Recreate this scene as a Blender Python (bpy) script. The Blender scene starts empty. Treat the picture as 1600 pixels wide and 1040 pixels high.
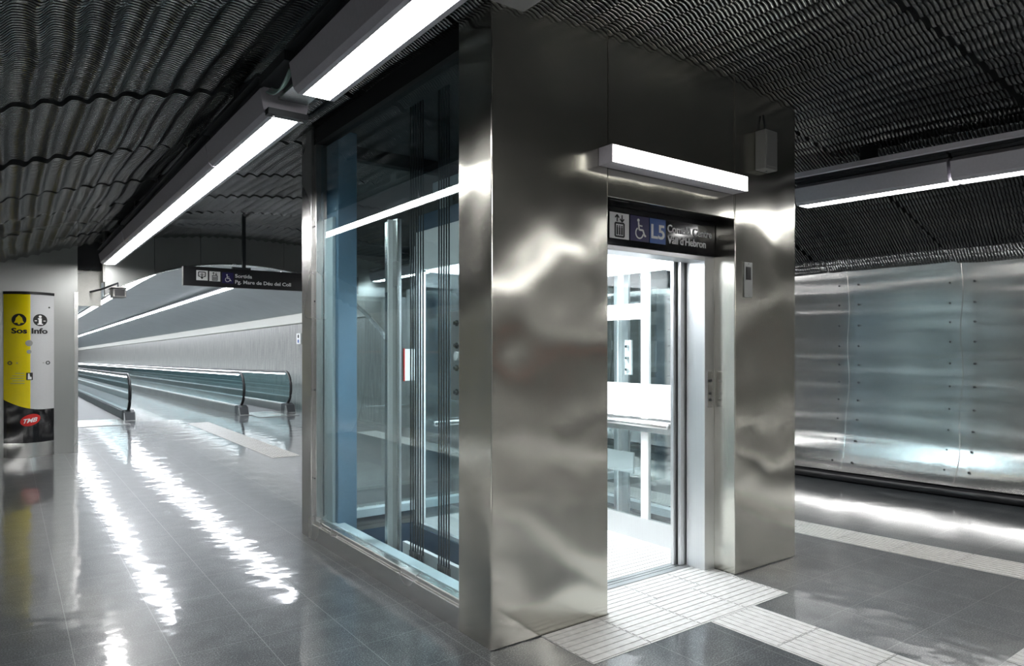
import bpy, math, random
from mathutils import Vector, noise
random.seed(7)
SC = bpy.context.scene
COL = SC.collection
S = 1.0714          # all measurements below are in site units; S turns them into metres
R = math.radians
PI = math.pi

# ------------------------------------------------------------------ camera, world, exposure
cam = bpy.data.cameras.new('camera')
cam.sensor_width = 36.0
cam.lens = 1078.0 / 1600.0 * 36.0
cam.shift_y = 25.0 / 1600.0
cam.clip_end = 300
co = bpy.data.objects.new('camera', cam)
COL.objects.link(co)
co.location = (0, 0, 1.4 * S)
co.rotation_euler = (R(90), 0, -R(36.235))
SC.camera = co
w = bpy.data.worlds.new('world'); SC.world = w; w.use_nodes = True
w.node_tree.nodes['Background'].inputs[0].default_value = (0.6, 0.7, 0.8, 1)
w.node_tree.nodes['Background'].inputs[1].default_value = 0.02
vs = SC.view_settings
vs.view_transform = 'Standard'; vs.look = 'None'; vs.exposure = 0.0; vs.gamma = 1.0; vs.use_curve_mapping = False
LAMP = 42.0         # radiance of the corridor tubes
TUNNEL = 36.0       # tubes of the far tunnel
CARL = 50.0         # elevator car ceiling light
DOORL = 16.0        # tube over the elevator door

# ------------------------------------------------------------------ materials
class NT:
    def __init__(s, name):
        s.m = bpy.data.materials.new(name); s.m.use_nodes = True
        s.t = s.m.node_tree; s.n = s.t.nodes; s.l = s.t.links
        s.p = s.n['Principled BSDF']; s.out = s.n['Material Output']
    def new(s, typ, **kw):
        n = s.n.new(typ)
        for k, v in kw.items(): setattr(n, k, v)
        return n
    def link(s, a, b): s.l.new(a, b)
    def coord(s, scale=(1, 1, 1), loc=(0, 0, 0), kind='Object'):
        tc = s.new('ShaderNodeTexCoord'); mp = s.new('ShaderNodeMapping')
        mp.inputs['Scale'].default_value = scale; mp.inputs['Location'].default_value = loc
        s.link(tc.outputs[kind], mp.inputs[0]); return mp.outputs[0]
    def noise(s, vec, scale, detail=2, rough=0.5, dist=0):
        n = s.new('ShaderNodeTexNoise'); n.inputs['Scale'].default_value = scale
        n.inputs['Detail'].default_value = detail; n.inputs['Roughness'].default_value = rough
        n.inputs['Distortion'].default_value = dist
        s.link(vec, n.inputs['Vector']); return n.outputs[0]
    def ramp(s, fac, stops):
        r = s.new('ShaderNodeValToRGB'); cr = r.color_ramp
        while len(cr.elements) < len(stops): cr.elements.new(0.5)
        for e, (p, c) in zip(cr.elements, stops):
            e.position = p; e.color = (c, c, c, 1) if isinstance(c, (int, float)) else (*c, 1)
        s.link(fac, r.inputs[0]); return r.outputs[0]
    def bump(s, h, dist, strength=1.0, normal=None):
        b = s.new('ShaderNodeBump'); b.inputs['Strength'].default_value = strength
        b.inputs['Distance'].default_value = dist; s.link(h, b.inputs['Height'])
        if normal is not None: s.link(normal, b.inputs['Normal'])
        return b.outputs[0]
    def math(s, op, a, b=None, c=None):
        n = s.new('ShaderNodeMath', operation=op)
        for i, v in enumerate((a, b, c)):
            if v is None: continue
            if isinstance(v, (int, float)): n.inputs[i].default_value = v
            else: s.link(v, n.inputs[i])
        return n.outputs[0]
    def set(s, **kw):
        for k, v in kw.items():
            k = k.replace('_', ' ')
            if isinstance(v, (int, float)): s.p.inputs[k].default_value = v
            elif isinstance(v, tuple): s.p.inputs[k].default_value = (*v, 1)
            else: s.link(v, s.p.inputs[k])

def plain(name, col, rough=0.5, metal=0.0, spec=0.5, grain=0.04, gscale=60):
    m = NT(name); v = m.coord()
    f = m.noise(v, gscale, 3)
    c = m.ramp(f, [(0.3, tuple(x * (1 - grain) for x in col)), (0.7, tuple(min(1, x * (1 + grain)) for x in col))])
    m.set(Base_Color=c, Roughness=rough, Metallic=metal, Specular_IOR_Level=spec)
    return m.m

def steel(name, col=(0.6, 0.6, 0.58), rough=0.22, wave=0.012, wscale=1.1, aniso=0.6, stretch=(1, 1, 1), brush=(180, 180, 2.0)):
    m = NT(name)
    v = m.coord(stretch); wv = m.noise(v, wscale, 1.5, 0.45)
    nb = m.bump(wv, wave)
    vb = m.coord(brush); br = m.noise(vb, 1.0, 2)
    c = m.ramp(br, [(0.25, tuple(x * 0.98 for x in col)), (0.75, tuple(min(1, x * 1.02) for x in col))])
    sm = m.noise(m.coord(), 1.5, 1)
    rr = m.ramp(sm, [(0.3, rough * 0.93), (0.7, rough * 1.08)])
    ge = m.new('ShaderNodeNewGeometry'); tg = m.new('ShaderNodeVectorMath', operation='CROSS_PRODUCT')
    tg.inputs[0].default_value = (0.02, 0.02, 1); m.link(ge.outputs['True Normal'], tg.inputs[1])
    m.set(Base_Color=c, Metallic=1.0, Roughness=rr, Anisotropic=aniso, Normal=nb)
    m.link(tg.outputs[0], m.p.inputs['Tangent'])
    return m.m

def emit(name, col, strength):
    m = NT(name); m.set(Base_Color=(0.8, 0.8, 0.8), Emission_Color=col, Emission_Strength=strength)
    v = m.coord((1, 1, 1)); n = m.noise(v, 3, 1)
    return m.m

def glass(name, tint=(0.80, 0.92, 0.95), ior=1.5, gl=1.0):
    m = NT(name); m.n.remove(m.p)
    tr = m.new('ShaderNodeBsdfTransparent'); gs = m.new('ShaderNodeBsdfGlossy'); mx = m.new('ShaderNodeMixShader')
    lw = m.new('ShaderNodeLayerWeight'); lw.inputs[0].default_value = 0.5
    f0 = 2 * ((ior - 1) / (ior + 1)) ** 2
    fr = m.math('ADD', m.math('MULTIPLY', m.math('POWER', lw.outputs['Facing'], 5.0), 1 - f0), f0)
    v = m.coord(); nz = m.noise(v, 1.2, 2)
    c = m.ramp(nz, [(0.3, tuple(x * 0.97 for x in tint)), (0.7, tint)])
    m.link(c, tr.inputs[0]); gs.inputs['Roughness'].default_value = 0.0; gs.inputs['Color'].default_value = (gl, gl, gl, 1)
    m.link(fr, mx.inputs[0]); m.link(tr.outputs[0], mx.inputs[1]); m.link(gs.outputs[0], mx.inputs[2])
    m.link(mx.outputs[0], m.out.inputs[0]); return m.m

def floor_mat():
    m = NT('polished_granite')
    tc = m.new('ShaderNodeTexCoord'); sp = m.new('ShaderNodeSeparateXYZ'); m.link(tc.outputs['Object'], sp.inputs[0])
    P = 0.374 * S
    fx = m.math('FRACT', m.math('DIVIDE', m.math('SUBTRACT', sp.outputs[0], 0.246 * S - 40 * P), P))
    fy = m.math('FRACT', m.math('DIVIDE', m.math('SUBTRACT', sp.outputs[1], 1.56 * S - 40 * P), P))
    jx = m.math('LESS_THAN', m.math('ABSOLUTE', m.math('SUBTRACT', fx, 0.5)), 0.4955)
    jy = m.math('LESS_THAN', m.math('ABSOLUTE', m.math('SUBTRACT', fy, 0.5)), 0.4965)
    joint = m.math('MULTIPLY', jx, jy)
    v = m.coord()
    a = m.noise(v, 130, 2, 0.7); b = m.noise(v, 7, 5, 0.6)
    g = m.math('ADD', m.math('MULTIPLY', a, 0.85), m.math('MULTIPLY', b, 0.22))
    c1 = m.ramp(g, [(0.40, (0.018, 0.022, 0.026)), (0.56, (0.062, 0.070, 0.076)), (0.70, (0.19, 0.20, 0.205))])
    mix = m.new('ShaderNodeMix', data_type='RGBA'); m.link(joint, mix.inputs[0])
    mix.inputs[6].default_value = (0.19, 0.20, 0.20, 1); m.link(c1, mix.inputs[7])
    wv = m.noise(m.coord((1.0, 1.0, 1)), 3.6, 2, 0.5); wf = m.noise(v, 22, 2, 0.5)
    hb = m.math('ADD', wv, m.math('MULTIPLY', wf, 0.05))
    nb = m.bump(hb, 0.0040)
    rr = m.ramp(m.noise(v, 3.0, 4, 0.6), [(0.3, 0.045), (0.7, 0.085)])
    m.set(Base_Color=mix.outputs[2], Roughness=0.30, Normal=nb, Specular_IOR_Level=0.22, Coat_Weight=0.9, Coat_Roughness=rr, Coat_IOR=1.5, Coat_Normal=nb)
    return m.m

def mesh_ceiling_mat():
    """expanded-metal sheet: fine slots across the corrugations, open to the void above"""
    m = NT('expanded_metal_sheet')
    tc = m.new('ShaderNodeTexCoord'); sp = m.new('ShaderNodeSeparateXYZ'); m.link(tc.outputs['Object'], sp.inputs[0])
    per = 0.027
    xk = m.math('MULTIPLY', m.math('SINE', m.math('MULTIPLY', sp.outputs[0], 2 * PI / 0.118)), 0.0018)
    yy = m.math('ADD', sp.outputs[1], xk)
    s = m.math('SINE', m.math('MULTIPLY', yy, 2 * PI / per))
    h = m.math('MULTIPLY', m.math('ADD', s, 1.0), 0.5)
    v = m.coord()
    nb = m.bump(h, 0.005, 0.8)
    n1 = m.noise(m.coord((6, 1.2, 1)), 1.3, 4, 0.6)
    c = m.ramp(n1, [(0.25, (0.13, 0.14, 0.15)), (0.6, (0.25, 0.25, 0.24)), (0.85, (0.42, 0.41, 0.39))])
    m.set(Base_Color=c, Metallic=1.0, Roughness=0.24, Normal=nb)
    hole = m.math('LESS_THAN', s, -0.35)
    tr = m.new('ShaderNodeBsdfTransparent'); mx = m.new('ShaderNodeMixShader')
    m.link(hole, mx.inputs[0]); m.link(m.p.outputs[0], mx.inputs[1]); m.link(tr.outputs[0], mx.inputs[2])
    m.link(mx.outputs[0], m.out.inputs[0]); return m.m

def streaked(name, c0, c1, rough=0.35):
    m = NT(name)
    n = m.noise(m.coord((1.5, 9, 0.9)), 1.6, 5, 0.65)
    n2 = m.noise(m.coord((1, 1, 1)), 26, 3)
    f = m.math('ADD', m.math('MULTIPLY', n, 0.75), m.math('MULTIPLY', n2, 0.25))
    c = m.ramp(f, [(0.35, c0), (0.62, c1)])
    m.set(Base_Color=c, Roughness=rough, Normal=m.bump(n2, 0.002)); return m.m

M = {}
M['steel_front'] = steel('brushed_steel_column', (0.585, 0.575, 0.52), 0.20, 0.085, 1.0, 0.8, (1.25, 1.25, 1.05))
M['steel_wall'] = steel('brushed_steel_wall', (0.50, 0.505, 0.50), 0.21, 0.030, 0.9, 0.8, (1, 0.25, 3.2))
M['steel_trim'] = steel('brushed_steel_trim', (0.66, 0.66, 0.65), 0.26, 0.003, 1.5, 0.5)
M['steel_port'] = steel('dull_steel_panel', (0.40, 0.41, 0.40), 0.33, 0.015, 1.0, 0.4)
M['bulkhead'] = steel('dull_bulkhead_sheet', (0.30, 0.31, 0.305), 0.52, 0.01, 1.0, 0.0)
M['steel_soft'] = steel('satin_steel', (0.78, 0.79, 0.80), 0.38, 0.001, 1.5, 0.2)
M['ceil'] = mesh_ceiling_mat()
M['floor'] = floor_mat()
M['tact'] = plain('light_tactile_tile', (0.50, 0.50, 0.49), 0.38, grain=0.12, gscale=25)
M['void'] = plain('dark_void_concrete', (0.02, 0.022, 0.024), 0.9)
M['black'] = plain('black_rubber', (0.012, 0.012, 0.014), 0.35)
M['blackgloss'] = plain('black_gloss_panel', (0.006, 0.006, 0.008), 0.08)
M['housing'] = plain('grey_lamp_housing', (0.52, 0.50, 0.55), 0.45)
M['dark'] = plain('dark_steel_bracket', (0.04, 0.045, 0.05), 0.5, 0.3)
M['white'] = plain('white_paint', (0.80, 0.80, 0.80), 0.4, grain=0.02)
M['whiteplastic'] = plain('grey_white_plastic', (0.30, 0.30, 0.29), 0.5, grain=0.03)
M['blue'] = plain('blue_painted_steel', (0.15, 0.26, 0.37), 0.35)
M['paleblue'] = plain('pale_blue_painted_steel', (0.60, 0.69, 0.73), 0.4)
M['navy'] = plain('navy_painted_steel', (0.03, 0.07, 0.12), 0.35)
M['tceil'] = plain('grey_painted_vault', (0.42, 0.46, 0.48), 0.42, grain=0.05, gscale=2)
M['twall'] = streaked('streaked_concrete_panel', (0.13, 0.135, 0.135), (0.34, 0.34, 0.325), 0.3)
M['cornice'] = plain('pale_cornice', (0.62, 0.62, 0.58), 0.5)
M['tube'] = emit('lamp_diffuser_glow', (1.0, 0.985, 0.97), LAMP)
M['ttube'] = emit('tunnel_tube_glow', (0.93, 0.96, 1.0), TUNNEL)
M['carlamp'] = emit('car_lamp_glow', (0.92, 0.96, 1.0), CARL)
M['doortube'] = emit('door_tube_glow', (1.0, 0.98, 0.9), DOORL)
M['raillight'] = emit('handrail_light_glow', (0.9, 0.97, 1.0), 7.0)
M['glass'] = glass('shaft_glass', (0.88, 0.945, 0.955))
M['carglass'] = glass('car_glass', (0.91, 0.955, 0.96))
M['bglass'] = glass('balustrade_glass', (0.78, 0.90, 0.92), 1.6)
M['yellow'] = plain('yellow_panel', (0.80, 0.66, 0.0), 0.25, grain=0.02)
M['silver'] = plain('pale_grey_panel', (0.55, 0.56, 0.57), 0.28, grain=0.02)
M['red'] = plain('red_emblem', (0.62, 0.02, 0.015), 0.4, grain=0.02)
M['ink'] = plain('black_print', (0.01, 0.01, 0.01), 0.5)
M['print'] = plain('white_print', (0.86, 0.86, 0.86), 0.5, grain=0.02)
M['indigo'] = plain('indigo_print', (0.014, 0.01, 0.09), 0.4)
M['lineblue'] = plain('blue_line_print', (0.02, 0.09, 0.34), 0.4)
M['greyprint'] = plain('grey_print', (0.30, 0.30, 0.28), 0.5)
M['wire'] = plain('pale_green_wire', (0.35, 0.5, 0.45), 0.5)
M['brass'] = plain('bright_bolt', (0.85, 0.85, 0.85), 0.25, 1.0)
M['belt'] = plain('grooved_belt', (0.10, 0.10, 0.11), 0.5)
M['orange'] = plain('orange_reflected_band', (0.75, 0.13, 0.03), 0.4)
M['carfloor'] = plain('pale_car_floor', (0.60, 0.60, 0.58), 0.4, grain=0.1)

# ------------------------------------------------------------------ builders
def org(o):
    while o.parent is not None: o = o.parent
    return Vector(o.location) / S

class MB:
    def __init__(s): s.v = []; s.f = []
    def add(s, vs, fs):
        b = len(s.v); s.v += [tuple(p) for p in vs]; s.f += [tuple(i + b for i in f) for f in fs]; return s
    def box(s, x0, x1, y0, y1, z0, z1):
        v = [(x, y, z) for z in (z0, z1) for y in (y0, y1) for x in (x0, x1)]
        return s.add(v, [(0, 2, 3, 1), (4, 5, 7, 6), (0, 1, 5, 4), (1, 3, 7, 5), (3, 2, 6, 7), (2, 0, 4, 6)])
    def prism(s, poly, a0, a1, axis='y'):
        """poly: 2-D points (x,z) extruded along y, or (y,z) along x, or (x,y) along z"""
        def P(p, a): return {'y': (p[0], a, p[1]), 'x': (a, p[0], p[1]), 'z': (p[0], p[1], a)}[axis]
        n = len(poly); v = [P(p, a0) for p in poly] + [P(p, a1) for p in poly]
        return s.add(v, [tuple(range(n)), tuple(range(2 * n - 1, n - 1, -1))] + [(i, (i + 1) % n, n + (i + 1) % n, n + i) for i in range(n)][::1])
    def tube(s, pts, r, n=8, cap=True):
        pts = [Vector(p) for p in pts]; k = len(pts); vs = []
        for i, p in enumerate(pts):
            t = (pts[min(i + 1, k - 1)] - pts[max(i - 1, 0)]).normalized()
            a = Vector((0, 0, 1)) if abs(t.z) < 0.9 else Vector((1, 0, 0))
            u = t.cross(a).normalized(); w_ = t.cross(u).normalized()
            for j in range(n):
                an = 2 * PI * j / n; vs.append(p + (u * math.cos(an) + w_ * math.sin(an)) * r)
        fs = [(i * n + j, i * n + (j + 1) % n, (i + 1) * n + (j + 1) % n, (i + 1) * n + j) for i in range(k - 1) for j in range(n)]
        if cap: fs += [tuple(range(n))[::-1], tuple(range((k - 1) * n, k * n))]
        return s.add(vs, fs)
    def map(s, fn): s.v = [fn(*p) for p in s.v]; return s
    def build(s, name, mat, parent=None, bevel=0.0, smooth=False):
        me = bpy.data.meshes.new(name)
        if parent is not None: o0 = org(parent)
        else:
            xs, ys, zs = zip(*s.v)
            o0 = Vector(((min(xs) + max(xs)) / 2, (min(ys) + max(ys)) / 2, min(zs)))
            if getattr(s, 'zero', False): o0 = Vector((0, 0, 0))
        me.from_pydata([((x - o0[0]) * S, (y - o0[1]) * S, (z - o0[2]) * S) for x, y, z in s.v], [], s.f)
        me.validate(); me.update()
        import bmesh
        bm = bmesh.new(); bm.from_mesh(me); bmesh.ops.recalc_face_normals(bm, faces=bm.faces); bm.to_mesh(me); bm.free()
        if smooth: me.shade_smooth()
        me.materials.append(M[mat] if isinstance(mat, str) else mat)
        o = bpy.data.objects.new(name, me); COL.objects.link(o)
        if parent is not None: o.parent = parent
        else: o.location = o0 * S
        if bevel:
            b = o.modifiers.new('edge', 'BEVEL'); b.width = bevel; b.segments = 2; b.limit_method = 'ANGLE'; b.angle_limit = R(40)
        return o

def box(name, mat, x0, x1, y0, y1, z0, z1, parent=None, bevel=0.0):
    return MB().box(x0, x1, y0, y1, z0, z1).build(name, mat, parent, bevel)
def tag(o, label=None, cat=None, group=None, kind=None):
    if label: o['label'] = label
    if cat: o['category'] = cat
    if group: o['group'] = group
    if kind: o['kind'] = kind
    return o
def thing(name, label, cat, loc, group=None):
    o = bpy.data.objects.new(name, None); COL.objects.link(o); o.location = Vector(loc) * S
    o.empty_display_size = 0.1
    return tag(o, label, cat, group)
def struct(o): o['kind'] = 'structure'; return o
def copy_tree(o, parent=None):
    c = o.copy(); COL.objects.link(c)
    if parent is not None: c.parent = parent
    for ch in [x for x in list(bpy.data.objects) if x.parent == o]: copy_tree(ch, c)
    return c

def text_mb(txt, x, z, size, y0, y1, width=None, shear=0.0, bold=0.0):
    """lettering in the x-z plane facing -y; size = cap height"""
    cu = bpy.data.curves.new('t', 'FONT'); cu.body = txt; cu.size = 1.0; cu.shear = shear; cu.offset = bold
    cu.extrude = 0.5; cu.resolution_u = 4
    ob = bpy.data.objects.new('t', cu); COL.objects.link(ob)
    bpy.context.view_layer.update()
    me = bpy.data.meshes.new_from_object(ob.evaluated_get(bpy.context.evaluated_depsgraph_get()))
    vs = [tuple(v.co) for v in me.vertices]; fs = [tuple(p.vertices) for p in me.polygons]
    bpy.data.objects.remove(ob); bpy.data.curves.remove(cu); bpy.data.meshes.remove(me)
    xs = [v[0] for v in vs]; k = size / 0.69
    kx = k if width is None else width / (max(xs) - min(xs)); x00 = min(xs)
    m = MB(); m.add([(x + (a - x00) * kx, y1 + (y0 - y1) * (c + 0.5), z + b * k) for a, b, c in vs], fs)
    return m
def circle(cx, cz, r, n=28, a0=0, a1=360, rz=None):
    rz = rz or r
    return [(cx + r * math.cos(R(a0 + (a1 - a0) * i / n)), cz + rz * math.sin(R(a0 + (a1 - a0) * i / n))) for i in range(n if a1 - a0 >= 360 else n + 1)]
def ring(m, cx, cz, r0, r1, y0, y1, a0=0, a1=360, n=20):
    for i in range(n):
        b0 = R(a0 + (a1 - a0) * i / n); b1 = R(a0 + (a1 - a0) * (i + 1) / n)
        m.prism([(cx + r0 * math.cos(b0), cz + r0 * math.sin(b0)), (cx + r1 * math.cos(b0), cz + r1 * math.sin(b0)),
                 (cx + r1 * math.cos(b1), cz + r1 * math.sin(b1)), (cx + r0 * math.cos(b1), cz + r0 * math.sin(b1))], y0, y1)
    return m
def line(m, pts, wd, y0, y1):
    for (x0, z0), (x1, z1) in zip(pts, pts[1:]):
        d = math.hypot(x1 - x0, z1 - z0); nx, nz = -(z1 - z0) / d * wd / 2, (x1 - x0) / d * wd / 2
        m.prism([(x0 + nx, z0 + nz), (x1 + nx, z1 + nz), (x1 - nx, z1 - nz), (x0 - nx, z0 - nz)], y0, y1)
    return m

# ------------------------------------------------------------------ shape of the place
CX = 3.1                                          # centre line of the vault
def bend(x, y):
    """the corridor swings away behind the elevator's door side"""
    if y >= 6: return 0.0
    t = min(1, max(0, (x - 3.0) / 2.0)); t = t * t * (3 - 2 * t)
    yy = max(y, -1)
    return 0.016 * (6 - yy) ** 2 * t
def ceil_z(x):
    dx = x - CX
    return 3.1 - (0.058 if dx < 0 else 0.050) * dx * dx
def tz(y): return -0.012 * max(0.0, y - 15.0)

EX0, EX1, EY0, EY1 = 1.81, 4.30, 2.63, 5.17       # elevator shaft footprint

# floor (with the pit opening under the shaft)
m = MB(); m.zero = True
px0, px1, py0, py1 = 1.93, 4.12, 3.02, 5.0
ys = [-24, py0, py1, 11.2, 15.0, 30, 50, 85]
def quad(x0, x1, y0, y1): m.add([(x0, y0, tz(y0)), (x1, y0, tz(y0)), (x1, y1, tz(y1)), (x0, y1, tz(y1))], [(0, 1, 2, 3)])
quad(-1.6, 8.6, -24, py0); quad(-1.6, px0, py0, py1); quad(px1, 8.6, py0, py1); quad(-1.6, 8.6, py1, 11.2)
for a, b in zip(ys[3:], ys[4:]): quad(-1.6, 8.6, a, b)
struct(m.build('floor', 'floor'))
m = MB(); m.box(px0 - .02, px1 + .02, py0 - .02, py1 + .02, -0.62, -0.6)
m.box(px0 - .03, px0, py0, py1, -.6, -.004).box(px1, px1 + .03, py0, py1, -.6, -.004).box(px0, px1, py0 - .03, py0, -.6, -.004).box(px0, px1, py1, py1 + .03, -.6, -.004)
o = struct(m.build('floor_pit', 'navy'))

# corrugated ceiling in sheets 1.2 m deep, seams between them
seams = [-24, -20, -16, -12, -9, -7, -5.75, -4.52, -3.3, -2.08, -0.85, 0.38, 1.6, 2.85, 4.08, 5.3, 6.5, 7.62, 8.68, 9.75, 11.12]
m = MB(); m.zero = True
PER = 0.118
x0c, x1c = -1.35, 7.55
nx = int((x1c - x0c) / (PER / 9))
for si, (a, b) in enumerate(zip(seams, seams[1:])):
    a2, b2 = a + 0.016, b - 0.016
    ny = 7 if b > 0 else 3
    ph = random.uniform(-0.5, 0.5); lift = random.uniform(-0.012, 0.012)
    vs = []
    if b < -2: ny = 2
    for j in range(ny + 1):
        y = a2 + (b2 - a2) * j / ny
        for i in range(nx + 1):
            x = x0c + (x1c - x0c) * i / nx
            big = noise.noise(Vector((x * 0.9, y * 1.3, si * 3.1)))
            wob = noise.noise(Vector((x * 2.3, y * 2.2, si * 1.7))) * 1.1
            amp = 0.0125 * (1 + 0.5 * noise.noise(Vector((x * 1.5, y * 0.9, 9))))
            p_ = 2 * PI * x / PER + ph + wob
            z = ceil_z(x) + amp * (math.sin(p_) + 0.25 * math.sin(2 * p_ + 0.8)) + 0.02 * big + lift
            vs.append((x + bend(x, y), y, z))
    n1 = nx + 1
    m.add(vs, [(j * n1 + i, j * n1 + i + 1, (j + 1) * n1 + i + 1, (j + 1) * n1 + i) for j in range(ny) for i in range(nx)])
struct(m.build('ceiling', 'ceil', smooth=True))
# dark soffit of the void above the sheets
m = MB(); m.zero = True
xs = [-2 + 11 * i / 30 for i in range(31)]
poly = [(x, ceil_z(x) + 0.35) for x in xs]
vs = [(x, y, z) for y in (-24.2, 11.6) for x, z in poly]
m.add(vs, [(i, i + 1, 31 + i + 1, 31 + i) for i in range(30)])
struct(m.build('ceiling_void', 'void'))

# steel clad side walls of the corridor, bulging sheets with rivets and lapped seams
def wall_profile(z):                               # the cladding leans out at its foot
    return 0.29 * (1 - math.exp(-z / 0.42)) - 0.02 * z
def side_wall(name, xb, sgn, joints, y0, y1, zb=0.10, zt=2.37, rivet_y=None):
    m = MB(); nz = 26; step = 0.12
    ny = int((y1 - y0) / step)
    vs = []
    for j in range(ny + 1):
        y = y0 + (y1 - y0) * j / ny
        for k in range(nz + 1):
            z = zb + (zt - zb) * k / nz
            q = 0
            for jy in joints: q += 0.010 * math.exp(-((y - jy) / 0.09) ** 2)
            xx = xb + sgn * (wall_profile(z) - q)
            vs.append((xx + (bend(xb, y) if sgn > 0 else 0), y, z))
    n1 = nz + 1
    m.add(vs, [(j * n1 + k, j * n1 + k + 1, (j + 1) * n1 + k + 1, (j + 1) * n1 + k) for j in range(ny) for k in range(nz)])
    o = struct(m.build(name, 'steel_wall', smooth=True))
    return o
RJ = [-3.9, -2.75, -1.55, -0.35, 0.85, 1.95, 2.80, 3.86, 5.0, 6.2, 7.4, 8.6, 9.8]
wr = side_wall('wall_right', 7.02, 1, RJ, -24, 11.1)
m = MB()
for jy in RJ:
    if jy < 0.5: continue
    pts = []
    for k in range(20):
        z = 0.12 + 2.2 * k / 19; x = 7.02 + wall_profile(z) - 0.012 + bend(7.02, jy)
        pts.append((x, jy + 0.012 * math.sin(k * 0.9 + jy), z))
    m.tube(pts, 0.0035, 5)
m.build('trim', 'steel_trim', wr)['label'] = 'raised lap seam of the steel sheets'
m = MB()
for jy in RJ:
    if jy < 0.5: continue
    for dy in (-0.11, 0.10):
        for k in range(11):
            z = 0.22 + k * 0.205 + 0.02 * math.sin(jy * 3 + k); x = 7.02 + wall_profile(z) - 0.004 + bend(7.02, jy)
            m.tube([(x, jy + dy, z), (x - 0.014, jy + dy, z)], 0.010, 6)
m.build('rivet', 'dark', wr)
m = MB(); pts = [(7.02 + 0.05 + bend(7.02, y) - 0.02, y, 0.045) for y in [-24 + i * 0.5 for i in range(71)]]
m.tube(pts, 0.045, 10); struct(m.build('baseboard_right', 'black', smooth=True))
m = MB()
for i in range(70):
    a = -24 + i * 0.5; b = a + 0.5
    xa, xb = 7.12 + bend(7.02, a), 7.12 + bend(7.02, b)
    m.add([(xa, a, 0), (xb, b, 0), (xb, b, 0.16), (xa, a, 0.16)], [(0, 1, 2, 3)])
struct(m.build('trim_1', 'black'))
side_wall('wall_left', -0.98, -1, [-2.5, -.3, 1.9, 4.1, 6.3, 8.5], -24, 11.1, 0.0)
m = MB(); pts = [(7.02 + wall_profile(1.33) + bend(7.02, y) - .012, y) for y in [-12 + i * .5 for i in range(21)]]
for (xa, a), (xb, b) in zip(pts, pts[1:]):
    m.add([(xa, a, 1.30), (xb, b, 1.30), (xb, b, 1.35), (xa, a, 1.35)], [(0, 1, 2, 3)])
struct(m.build('trim_reflected_band', 'orange'))  # unseen band, added to give the orange line reflected in the steel columns
wb = struct(box('wall_back', 'steel_port', -1.6, 8.6, -24.2, -24.0, 0, 3.2))

# portal bulkhead with arched lower edge, in panels
def arch_z(x): return 2.71 - 0.118 * (x - 2.98) ** 2 - 0.012 * (x - 2.98) ** 4
m = MB(); xs_ = [1.10, 1.72, 2.34, 2.96, 3.58, 4.20, 4.82, 5.42]
for a, b in zip(xs_, xs_[1:]):
    k = 6; a_, b_ = a + 0.003, b - 0.003
    low = [(a_ + (b_ - a_) * i / k, arch_z(a_ + (b_ - a_) * i / k)) for i in range(k + 1)]
    m.prism(low + [(b_, 3.2), (a_, 3.2)], 11.05, 11.2)
m.box(5.42, 8.6, 11.05, 11.2, 0, 3.2)
portal = struct(m.build('wall_portal', 'bulkhead'))
m = MB(); k = 40                                   # bright lip under the arch
ps = [(1.1 + 4.32 * i / k, arch_z(1.1 + 4.32 * i / k)) for i in range(k + 1)]
m.prism(ps + [(x, z - 0.018) for x, z in ps[::-1]], 11.03, 11.22)
struct(m.build('trim_2', 'steel_trim'))
struct(box('wall_column', 'steel_port', -1.6, 0.78, 11.05, 11.6, 0, 3.2))
struct(box('wall_column_side', 'steel_trim', 0.74, 0.785, 11.03, 11.60, 0, 2.17))
m = MB(); m.box(0.78, 1.08, 11.30, 11.34, 2.0, 2.50).box(1.08, 1.11, 11.06, 11.34, 2.33, 3.1)
struct(m.build('trim_3', 'cornice'))
struct(box('trim_recess_shade', 'void', 0.78, 1.09, 11.2, 11.3, 2.50, 3.15))  # near-black block standing in for the shadow in the recess above the panel

# the tunnel behind the portal
m = MB(); ysl = [11.2, 13, 15, 20, 30, 45, 60, 85]
def strip_surface(prof, name, mat, smooth=True):
    m = MB(); n = len(prof)
    vs = [(x, y, z + tz(y)) for y in ysl for x, z in prof]
    m.add(vs, [(j * n + i, j * n + i + 1, (j + 1) * n + i + 1, (j + 1) * n + i) for j in range(len(ysl) - 1) for i in range(n - 1)])
    return struct(m.build(name, mat, smooth=smooth))
vault = [(0.35 + 5.27 * i / 30, 2.86 - 0.088 * (0.35 + 5.27 * i / 30 - 2.98) ** 2) for i in range(31)]
strip_surface(vault, 'ceiling_tunnel', 'tceil')
strip_surface([(5.60, 2.255), (5.56, 2.24), (5.56, 2.03), (5.62, 2.01)], 'trim_5', 'cornice', False)
strip_surface([(0.37, 2.255), (0.41, 2.24), (0.41, 2.03), (0.36, 2.01)], 'trim_6', 'cornice', False)
strip_surface([(5.62, 2.03), (5.62, 0)], 'wall_tunnel_right', 'twall', False)
strip_surface([(0.36, 2.03), (0.36, 0)], 'wall_tunnel_left', 'twall', False)
struct(box('wall_tunnel_end', 'tceil', 0.2, 5.8, 85, 85.2, -1.2, 2.4))

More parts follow.
